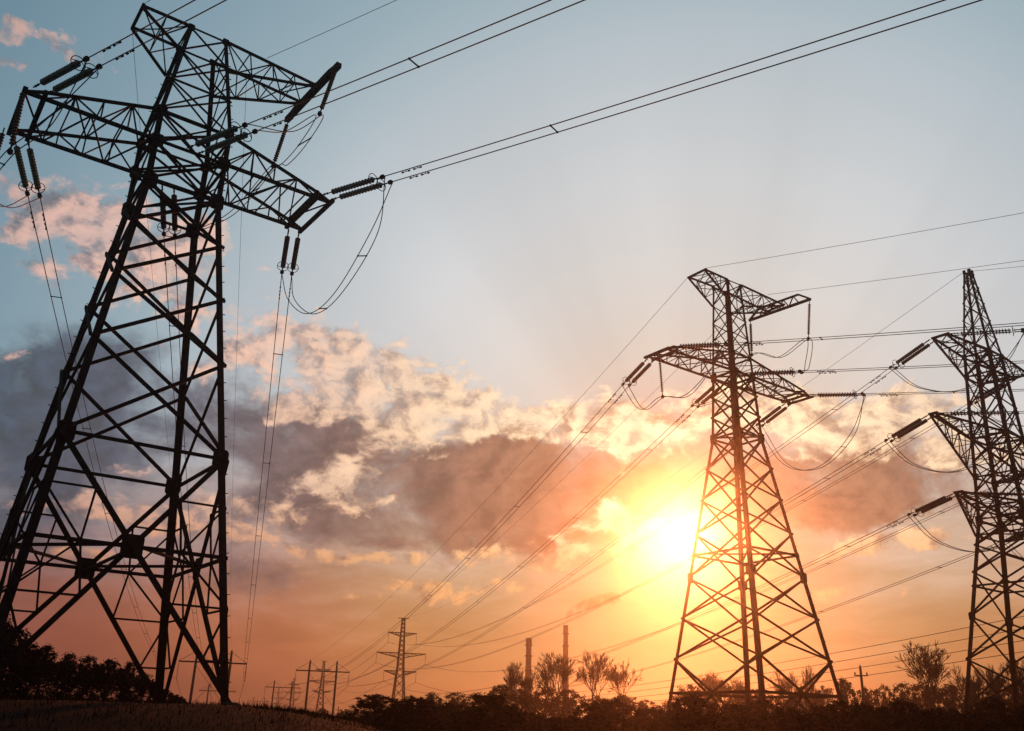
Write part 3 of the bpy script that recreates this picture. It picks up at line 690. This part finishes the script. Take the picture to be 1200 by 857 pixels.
jumper('twin jumper cable sagging under the right arm of the sunlit second pylon', two(ne, fe, [ne[0].lerp(fe[0], .15)-Vector((0, 0, 3.2)), ne[0].lerp(fe[0], .45)-Vector((0, 0, 5.4)), ne[0].lerp(fe[0], .75)-Vector((0, 0, 4.4))], dirv(0, 0)*.2), (5,), .03)
ne, fe = ne2['left'], fe2['left']
jumper('twin jumper cable hung under the left arm of the sunlit second pylon', two(ne, fe, [ne[0].lerp(jl2, .6)-Vector((0, 0, 1.4)), jl2, jl2.lerp(fe[0], .5)-Vector((0, 0, 1.6))], dirv(0, 0)*.18), (), .03)
ne, fe = ne2['middle'], fe2['middle']
jumper('twin jumper cable swinging out from the beam ends of the sunlit second pylon', two(ne, fe, [ne[0].lerp(jb2n, .45)-Vector((0, 0, .9)), jb2n, jb2n.lerp(jb2f, .5)-Vector((0, 0, 1.0)), jb2f, jb2f.lerp(fe[0], .5)-Vector((0, 0, 1.5))], dirv(0, 0)*.18), (), .03)
single('thin earth wire leaving the left top tip of the sunlit second pylon to the right', GE, ray_wire(t2.world(-3.6, -1.1, 8.9), -37.0, -.119, 110), .018, 'earth_wire')
single('thin earth wire leaving the right top arm of the sunlit second pylon to the right', GE, ray_wire(t2.world(4.3, -1.0, 8.8), -36.7, -.131, 110), .018, 'earth_wire')
eAt = [fend(hA, yA, x, 17.9) for x in (-4, 4)]
single('thin earth wire running down left from the left top tip of the sunlit second pylon', GE, para(t2.world(-3.75, 1.1, 8.8), eAt[0], 3.6, 60), .018, 'earth_wire')
single('thin earth wire running down left from the right top arm of the sunlit second pylon', GE, para(t2.world(3.6, 1.0, 8.6), eAt[1], 3.6, 60), .016, 'earth_wire')

# --- line of the third pylon
nang3, fang3 = -31.5, 104.5
perp_n = dirv(nang3+90, 0); perp_f = dirv(fang3-90, 0)
G3 = 'tension insulator strings of the pylon at the right edge'; GC3 = 'twin conductors of the pylon at the right edge'
LV3 = {'top': (7.1, -.1), 'middle': (10.2, -7.65), 'bottom': (8.1, -13.65)}
ne3, fe3 = {}, {}
for lv, (x, z) in LV3.items():
    for s, sdn in ((-1, 'left'), (1, 'right')):
        ne3[lv, sdn] = [insulator('t3', t3.world(s*x, -.7 if lv == 'top' else -.3, z)-perp_n*(k*.22), dirv(nang3, -.13), f'insulator string pulled right from the {lv} {sdn} arm of the peaked pylon, {wd} one', G3) for k, wd in ((-1, 'farther'), (1, 'nearer'))]
        fe3[lv, sdn] = [insulator('t3', t3.world(s*x, .7 if lv == 'top' else .3, z)+perp_f*(k*.28), dirv(fang3, -.10), f'insulator string slanting left from the {lv} {sdn} arm of the peaked pylon, {wd} one', G3) for k, wd in ((-1, 'left'), (1, 'right'))]
        bundle('conductor_bundle', 'power line', f'twin conductors leaving to the right from the {lv} {sdn} arm of the peaked pylon', GC3, [ray_wire(p, nang3, -.13, 85, .0011) for p in ne3[lv, sdn]], .026, spacers=(8,))
        tgt = eC[lv, sdn]
        bundle('conductor_bundle', 'power line', f'twin conductors descending left from the {lv} {sdn} arm of the peaked pylon', GC3,
               [para(p, tgt+perp_f*(k*.2), 8.5, 70) for p, k in zip(fe3[lv, sdn], (-1, 1))], .028, spacers=(9, 30), dampers=(1.6, 2.5))
        ne, fe = ne3[lv, sdn], fe3[lv, sdn]
        jumper(f'twin jumper cable looping under the {lv} {sdn} arm of the peaked pylon', two(ne, fe, [ne[0].lerp(fe[0], .2)-Vector((0, 0, 2.4)), ne[0].lerp(fe[0], .5)-Vector((0, 0, 3.6)), ne[0].lerp(fe[0], .8)-Vector((0, 0, 2.4))], dirv(0, 0)*.18), (), .03)
insulator('post', t3.world(-8.2, .15, -13.7), (.35, -.1, -1), 'insulator string hanging down from the lowest left arm tip of the peaked pylon', GP)
single('thin earth wire running down left from the peak of the pylon at the edge', GE, para(t3.world(-.3, .3, 8.4), fend(lC, yC, 0, 39), 5.5, 60), .018, 'earth_wire')
single('thin earth wire leaving the peak of the pylon at the edge to the right', GE, ray_wire(t3.world(.3, -.3, 8.5), nang3, -.13, 90), .018, 'earth_wire')

# --- the spans beyond
def span(label, A, B, sag, r=.05, g='thin far conductors'): single(label, g, para(A, B, sag, 24), r)
for i, nm in enumerate(('left', 'middle', 'right')):
    span(f'faint wire beyond the frame seen through the nearest pylon, {nm} one', eI[i], eI2[i], 5)
    span(f'faint far wire from the largest skyline frame to the second, {nm} one', eA[i], eD[i], 4.5)
    span(f'faint far wire from the second skyline frame to the smallest, {nm} one', eD[i], eG[i], 6, .07)
for (lv, sdn), p in eC.items():
    span(f'faint far wire from the tall far pylon to the next, {lv} arm {sdn} side', p, eB[lv, sdn], 6.5, .06)
    span(f'hair-thin wire beyond the pylon framed by the largest frame, {lv} arm {sdn} side', eB[lv, sdn], eE[lv, sdn], 7, .08)
# small wooden distribution poles
def util_pole(loc, H, label, first=None, yaw=0):
    if first is not None:
        o = copy_tree(first); o.location = loc; o.rotation_euler = (0, 0, yaw); return tag(o, label)
    o = empty('utility_pole', loc, label, 'utility pole', 'small poles poking over the treetops', yaw)
    m = MB(); m.tube([(0, 0, -1), (0, 0, H)], .2, 7, .14); m.build('pole', BARK, o)
    m = MB(); m.beam((-.8, 0, H-.9), (.8, 0, H-.9), .13); m.build('crossarm', BARK, o)
    m = MB()
    for x in (-.7, 0, .7): m.lathe((x, 0, H-.82 if x else H), (x, 0, H+1), [(0, .05), (.08, .1), (.2, .1), (.3, .04)], 6)
    m.build('pin_insulator', PORC, o); return o
u0 = util_pole((41.9, 112.5, 0), 8.8, 'slim pole with a crossarm standing above the trees beside the second pylon')
upos = [(-51.4, 305.7, 5.1), (-44.5, 306.8, 7.4), (-42.9, 321.0, 7.7), (-37.7, 312.7, 7.6)]
for p, lb in zip(upos, ('short far pole just right of the largest skyline frame', 'first of the three little poles left of the tall far pylon', 'middle of the three little poles left of the tall far pylon', 'last little pole, closest to the foot of the tall far pylon')):
    util_pole((p[0], p[1], p[2]-8.8), 8.8, lb, u0, .4)
for k, z in enumerate((13.9, 12.7, 11.5, 10.4)):
    A = (58.0+.1*k, 92.0, z+.35); B = (-37.7+(k-1.5)*.8, 312.7, 7.0+.5*(3-k))
    span(f'thin far wire low above the right-hand trees, number {k+1} counted from the top' if False else ('topmost', 'second', 'third', 'lowest')[k]+' of the four thin wires low above the right-hand trees', A, B, 4.0, .035)

# ------------------------------------------------------------------ chimneys and smoke
def chimney(loc, H, r0, r1, label):
    o = empty('chimney', loc, label, 'chimney', 'power station chimneys'); m = MB()
    m.lathe((0, 0, -2), (0, 0, 1), [(0, r0), (H*.55, r0*.6+r1*.4), (H-1, r1), (H-.9, r1*1.12), (H+1.6, r1*1.12), (H+1.6, r1*.85), (H+.6, r1*.8)], 20); m.build('shaft', BRICK, o, False)
    for f in (.62, .78, .9):
        m = MB(); rr = r1+(r0-r1)*(1-f)*.6
        m.lathe((0, 0, H*f), (0, 0, H*f+1), [(0, rr+.05), (.05, rr+.35), (.5, rr+.35), (.55, rr+.05)], 20); m.build('gallery', STEEL, o)
    return o
chimney((9.2, 359.8, 0), 32.4, 1.35, .98, 'shorter smokeless chimney rising above the bare trees')
chimney((23.1, 359.2, 0), 37.4, 1.35, .85, 'taller chimney with smoke drifting from its top')
sm = MB(); rng = random.Random(5); pts = []
path = [Vector((0, 0, 0)), Vector((2.5, 0, 4.5)), Vector((8, 0, 8)), Vector((16, 0, 11)), Vector((27, 0, 14.5)), Vector((36, 0, 17))]
pp = smooth_path(path, 8); rings = []
for i, p in enumerate(pp):
    f = i/(len(pp)-1); r = 1.3+4.2*f**.8*(1-.25*f)
    if i == 0: r = 1.2
    if i == len(pp)-1: r = .3
    ring = []
    for k in range(14):
        a = 2*math.pi*k/14; q = Vector((0, math.cos(a), math.sin(a)))
        rr = r*(1+.45*noise.noise(Vector((p.x*.22+q.y*1.2, q.z*1.2+p.z*.2, 2.0))))
        ring.append(p+Vector((-q.z*.35*rr, q.y*rr, q.z*rr)))
    rings.append(ring)
sm.quadstrip(rings)
SMK = bpy.data.materials.new('smoke'); SMK.use_nodes = True; nt = SMK.node_tree; nt.nodes.clear()
pv = nt.nodes.new('ShaderNodeVolumePrincipled'); pv.inputs['Color'].default_value = (.25, .19, .16, 1); pv.inputs['Anisotropy'].default_value = .4
t_ = nt.nodes.new('ShaderNodeTexCoord'); n_ = nt.nodes.new('ShaderNodeTexNoise'); n_.inputs['Scale'].default_value = .22; n_.inputs['Detail'].default_value = 4
mr = nt.nodes.new('ShaderNodeMapRange'); mr.inputs['From Min'].default_value = .36; mr.inputs['From Max'].default_value = .68; mr.inputs['To Max'].default_value = .36
o_ = nt.nodes.new('ShaderNodeOutputMaterial'); nt.links.new(t_.outputs['Object'], n_.inputs['Vector']); nt.links.new(n_.outputs['Fac'], mr.inputs['Value'])
nt.links.new(mr.outputs[0], pv.inputs['Density']); nt.links.new(pv.outputs[0], o_.inputs['Volume'])
so_ = sm.build('smoke_plume', SMK); so_.location = (23.1, 359.2, 38.8); so_.scale = (.58, .58, .58)
tag(so_, 'thin brown smoke plume drifting right from the taller chimney', 'smoke', kind='stuff')

# ------------------------------------------------------------------ trees
def leafy_mesh(seed, nclump, per, leaf, conic=0.0, spiky=0.0):
    """unit tree (height 1, width about 1): a tapered trunk with limbs and a crown of leaf clumps that reaches the ground"""
    rg = random.Random(seed); lm = MB(); wm = MB(); cs = []
    wm.tube([(0, 0, -.05), (.01, .01, .3), (-.01, .0, .9)], .03, 6, .006)
    off = rg.random()*9
    for i in range(nclump):
        z = rg.random()**1.15; a = rg.random()*2*math.pi
        env = math.sqrt(max(.03, 1-((z-.33)/.67)**2)) if z > .33 else (.86+.14*z/.33)
        lob = 1+.38*noise.noise(Vector((math.cos(a)*1.3+off, math.sin(a)*1.3, z*2.6)))
        rad = .5*env*(1-conic*z)*lob
        rr = rad*(rg.random()**.38); s = rg.uniform(.05, .13)*(1-.35*z)
        cs.append((Vector((rr*math.cos(a), rr*math.sin(a), z*(.86+.14*lob))), s))
    for i in range(int(spiky)):
        a = rg.random()*6.28; r = rg.uniform(.0, .34); h = rg.uniform(.75, 1.04)-r*.7
        for k in range(5): cs.append((Vector((r*math.cos(a)+rg.gauss(0, .01), r*math.sin(a), h-k*.045)), .022+.012*k))
    for c, s in cs:
        if rg.random() < .3: wm.tube([(0, 0, max(.05, c.z-.22)), c*.6+Vector((0, 0, c.z*.38-.03)), c], .010, 4, .003)
        for k in range(per):
            d = Vector((rg.gauss(0, 1), rg.gauss(0, 1), rg.gauss(0, .8))); d = d/max(d.length, .4)*s*rg.uniform(.25, 1.2); p = c+d
            n = Vector((rg.gauss(0, 1), rg.gauss(0, 1), rg.gauss(0, 1))).normalized(); u = n.orthogonal().normalized(); v = n.cross(u)
            l = leaf*rg.uniform(.6, 1.3); o = len(lm.v)
            lm.v += [tuple(p-u*l), tuple(p+v*l*.5), tuple(p+u*l), tuple(p-v*l*.5)]; lm.f.append((o, o+1, o+2, o+3))
    return lm, wm
def twig_mesh(seed, spread=.9, depth=7):
    """unit bare tree: trunk, limbs and a haze of fine twigs"""
    rg = random.Random(seed); tm, lm = MB(), MB()
    def grow(p, d, L, r, k):
        q = p+d*L; mid = p.lerp(q, .5)+Vector((rg.gauss(0, 1), rg.gauss(0, 1), rg.gauss(0, .5)))*L*.06
        (tm if k < 2 else lm).tube([p, mid, q], r, 5 if k < 2 else 3, r*.68)
        if k >= depth: return
        n = 3 if k in (1, 2, 3, 4) else rg.choice((2, 3, 3))
        for i in range(n):
            ax = d.orthogonal().normalized(); ax.rotate(Matrix.Rotation(rg.random()*6.283, 3, d))
            e = d.copy(); e.rotate(Matrix.Rotation(rg.uniform(.22, .75)*spread, 3, ax)); e = (e+Vector((0, 0, .14))).normalized()
            grow(q if i < 2 else p.lerp(q, rg.uniform(.45, .9)), e, L*rg.uniform(.62, .85), max(r*.57, .0021), k+1)
    grow(Vector((0, 0, -.03)), Vector((rg.gauss(0, .04), rg.gauss(0, .04), 1)).normalized(), .27, .020, 0)
    top = max(v[2] for v in lm.v); wd = max(max(abs(v[0]), abs(v[1])) for v in lm.v)
    for m in (tm, lm): m.v = [(v[0]/wd*.5, v[1]/wd*.5, v[2]/top) for v in m.v]
    return tm, lm
def tree_proto(name, parts): return [m.build(n, mt) for n, m, mt in parts]
def plant(name, parts, x, y, h, w, rz, label, cat, group, z=None):
    o = empty(name, (x, y, gz(x, y)-.05 if z is None else z), label, cat, group, rz); o.scale = (w, w, h)
    for p in parts:
        if p.users_collection and p.parent is None and not p.get('used'): c = p; c['used'] = 1
        else: c = p.copy(); COL.objects.link(c)
        c.parent = o
        if 'used' in c: pass
    return o
def protos(fn, names, mats, seeds):
    return [[m.build(n, mt) for m, n, mt in zip(fn(s), names, mats)] for s in seeds]
bush_p = protos(lambda s: leafy_mesh(s, 130, 46, .020, .15, 6), ('crown', 'trunk'), (LEAF, BARK), (11, 12, 13, 14, 15))
pine_p = protos(lambda s: leafy_mesh(s, 130, 55, .020, .35, 14), ('crown', 'trunk'), (NEEDLE, BARK), (21, 22, 23))
bare_p = protos(lambda s: twig_mesh(s, .72 if s % 2 else .9), ('trunk', 'crown'), (BARK, TWIG), (31, 32, 33))
shrub_p = protos(lambda s: leafy_mesh(s, 120, 55, .024, .1, 8), ('crown', 'trunk'), (LEAF, BARK), (41, 42, 43, 44))
PINES = [(-27.1, 51.3, 3.7, 4.0), (-27.8, 55.4, 2.8, 2.7), (-25.0, 52.3, 2.4, 2.3), (-26.5, 58.3, 2.3, 2.8), (-23.8, 55.1, 2.1, 2.4), (-21.2, 51.8, 1.8, 2.0), (-22.9, 58.7, 2.0, 2.3), (-20.2, 54.4, 1.3, 1.9), (-20.5, 58.5, 0.7, 1.8), (-20.9, 62.6, 0.5, 1.4)]
BUSHY = [(-30.5, 146.9, 0.7, 5.0), (-25.3, 137.7, 1.5, 4.9), (-21.5, 133.3, 2.1, 5.0), (-19.3, 138.7, 2.7, 4.9), (-17.5, 149.0, 3.0, 4.7), (-11.5, 119.4, 4.4, 5.2), (-9.0, 124.7, 5.0, 5.9), (-6.2, 129.9, 5.5, 5.6), (-3.4, 140.0, 5.7, 5.5), (-0.2, 135.0, 6.9, 5.8), (2.7, 140.0, 8.2, 6.9), (6.6, 149.9, 9.2, 8.2), (10.0, 144.7, 8.8, 7.1), (14.5, 149.3, 7.6, 6.8), (17.0, 139.0, 7.8, 6.6), (19.6, 133.6, 6.7, 5.3), (21.7, 128.2, 6.4, 5.4), (26.3, 137.5, 7.7, 5.5), (32.2, 146.5, 9.2, 6.8), (33.4, 135.9, 7.6, 5.5), (38.7, 144.9, 7.6, 5.6), (37.6, 129.6, 7.3, 5.3), (41.7, 133.7, 7.7, 4.9), (46.9, 142.5, 8.0, 4.4), (43.2, 122.6, 8.3, 3.8), (49.0, 131.1, 7.4, 4.7), (55.1, 139.5, 8.2, 5.3), (55.8, 133.8, 8.5, 5.7), (56.4, 128.1, 8.3, 6.0), (63.2, 136.0, 8.6, 5.6), (61.4, 125.8, 7.9, 5.5), (68.5, 133.5, 8.6, 6.2), (66.4, 123.3, 8.6, 6.0), (71.0, 126.4, 8.8, 6.3)]
BARE = [(1.4, 128.0, 9.3, 4.3), (3.9, 131.9, 8.9, 4.7), (7.5, 129.8, 10.7, 7.9), (11.9, 125.4, 10.7, 6.4), (16.4, 129.0, 10.2, 6.1), (31.2, 146.7, 9.7, 5.0), (35.2, 145.8, 9.0, 4.4), (41.5, 144.1, 10.5, 5.0), (43.7, 138.3, 10.5, 2.8), (48.3, 109.8, 11.5, 8.2), (53.8, 112.8, 9.5, 5.6), (58.8, 115.9, 9.6, 5.1), (59.3, 110.0, 10.1, 6.1)]
SHRUBS = [(-7.5, 57.1, 1.6, 3.4), (-5.6, 50.6, 1.6, 2.5), (-4.7, 53.1, 2.3, 3.9), (-3.9, 56.5, 2.4, 3.7), (-3.2, 62.1, 2.7, 3.8), (-1.5, 50.9, 2.6, 3.4), (-0.5, 50.4, 2.8, 3.5), (0.6, 62.3, 3.0, 4.1), (2.0, 61.2, 3.1, 3.7), (2.9, 51.3, 2.7, 2.7), (4.1, 56.0, 2.8, 3.6), (5.1, 55.2, 3.0, 3.2), (7.0, 62.3, 3.2, 4.1), (8.6, 63.3, 3.1, 4.2), (9.6, 62.8, 3.1, 4.5), (9.0, 52.2, 3.0, 3.7), (9.7, 50.0, 3.1, 3.6), (13.0, 59.8, 3.5, 3.6), (13.9, 59.2, 3.4, 4.3), (12.3, 49.1, 3.0, 3.4), (16.5, 61.5, 3.3, 3.9), (14.4, 49.0, 3.2, 3.3), (16.5, 53.2, 3.4, 3.6), (19.3, 59.1, 3.7, 3.5), (18.2, 52.2, 3.1, 3.3), (20.2, 54.7, 3.3, 3.7), (20.8, 53.2, 3.2, 3.4), (20.7, 50.1, 3.4, 4.0), (19.9, 46.0, 3.2, 3.0), (24.2, 53.4, 3.6, 3.8), (24.0, 51.2, 3.4, 3.7), (26.5, 54.2, 3.5, 3.0), (28.6, 56.7, 3.6, 3.5), (25.3, 48.3, 3.3, 3.2), (27.8, 51.3, 3.5, 3.3), (24.7, 43.9, 3.2, 3.2), (26.8, 45.9, 3.4, 3.7)]

rg = random.Random(9); used = {}
def put(kind, pool, t, label, cat, group):
    x, y, h, w = t; k = used.get(kind, 0); used[kind] = k+1
    return plant(kind, pool[k % len(pool)], x, y, h, w, rg.random()*6.28, label, cat, group)
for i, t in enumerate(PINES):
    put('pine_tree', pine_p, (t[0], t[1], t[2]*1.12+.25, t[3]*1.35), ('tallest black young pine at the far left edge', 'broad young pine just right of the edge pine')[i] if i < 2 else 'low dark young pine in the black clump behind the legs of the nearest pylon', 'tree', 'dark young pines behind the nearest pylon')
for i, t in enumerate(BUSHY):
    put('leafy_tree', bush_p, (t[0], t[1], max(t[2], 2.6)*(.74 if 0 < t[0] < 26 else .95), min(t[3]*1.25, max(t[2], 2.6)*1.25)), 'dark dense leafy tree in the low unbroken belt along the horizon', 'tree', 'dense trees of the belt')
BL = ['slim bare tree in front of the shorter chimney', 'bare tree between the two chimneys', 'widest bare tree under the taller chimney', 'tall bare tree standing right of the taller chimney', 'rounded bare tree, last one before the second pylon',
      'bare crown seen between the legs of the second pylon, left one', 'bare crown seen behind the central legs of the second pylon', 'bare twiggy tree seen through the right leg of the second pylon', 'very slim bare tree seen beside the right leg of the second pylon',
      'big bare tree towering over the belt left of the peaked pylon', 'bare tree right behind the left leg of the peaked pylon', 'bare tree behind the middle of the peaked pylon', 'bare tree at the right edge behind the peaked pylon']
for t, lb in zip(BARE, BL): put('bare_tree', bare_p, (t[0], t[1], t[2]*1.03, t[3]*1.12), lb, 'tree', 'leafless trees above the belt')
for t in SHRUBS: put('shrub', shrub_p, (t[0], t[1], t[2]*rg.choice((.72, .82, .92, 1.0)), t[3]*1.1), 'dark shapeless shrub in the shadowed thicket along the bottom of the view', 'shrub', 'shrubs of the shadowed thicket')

# distant wood closing the horizon
fw = MB(); rg = random.Random(4)
for i in range(2600):
    a = rg.uniform(-.62, .62); D = rg.uniform(520, 900) if rg.random() < .8 else rg.uniform(900, 1300); x, y = D*math.sin(a), D*math.cos(a)
    if abs(x+D*.2) < 18+D*.02 and a < 0: continue
    h = rg.uniform(3.5, 7.5)*(1+.25*noise.noise(Vector((a*14, 0, 0)))); w = rg.uniform(3, 6)
    o = len(fw.v); n = 7
    for lv, f in ((0, 1.0), (.45, 1.05), (.8, .6), (1.0, .08)):
        for k in range(n):
            t = 2*math.pi*k/n; rr = w*f*rg.uniform(.75, 1.2); fw.v.append((x+rr*math.cos(t), y+rr*math.sin(t), -.5+lv*h*rg.uniform(.9, 1.1)))
    for lv in range(3):
        for k in range(n): fw.f.append((o+lv*n+k, o+lv*n+(k+1) % n, o+(lv+1)*n+(k+1) % n, o+(lv+1)*n+k))
tag(fw.build('distant_woods', LEAF), 'low dark line of far woods along the horizon', 'woods', kind='stuff')
# dry grass on the bank
gr = MB(); rg = random.Random(6)
for i in range(26000):
    x, y = rg.uniform(-42, 6), rg.uniform(26, 56)
    z = gz(x, y); h = rg.uniform(.06, .22)*(1.6 if noise.noise(Vector((x*.3, y*.3, 0))) > .15 else .7); a = rg.random()*6.28; wv = .018
    dx, dy = math.cos(a)*wv, math.sin(a)*wv; lx, ly = rg.gauss(0, .35)*h, rg.gauss(0, .35)*h; o = len(gr.v)
    gr.v += [(x-dx, y-dy, z-.02), (x+dx, y+dy, z-.02), (x+lx, y+ly, z+h)]; gr.f.append((o, o+1, o+2))
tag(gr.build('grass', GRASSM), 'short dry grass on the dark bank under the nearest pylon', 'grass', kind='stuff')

# ------------------------------------------------------------------ air
hz = MB(); hz.box((-1000, -340, -3.2), (1000, 1620, 51))
HZ = bpy.data.materials.new('haze'); HZ.use_nodes = True; nt = HZ.node_tree; nt.nodes.clear()
pv = nt.nodes.new('ShaderNodeVolumePrincipled'); pv.inputs['Color'].default_value = (.58, .56, .54, 1)
pv.inputs['Density'].default_value = 0.0006; pv.inputs['Anisotropy'].default_value = 0.95
o_ = nt.nodes.new('ShaderNodeOutputMaterial'); nt.links.new(pv.outputs[0], o_.inputs['Volume'])
ho = hz.build('haze', HZ); tag(ho, 'warm evening haze over the fields', 'haze', kind='stuff')
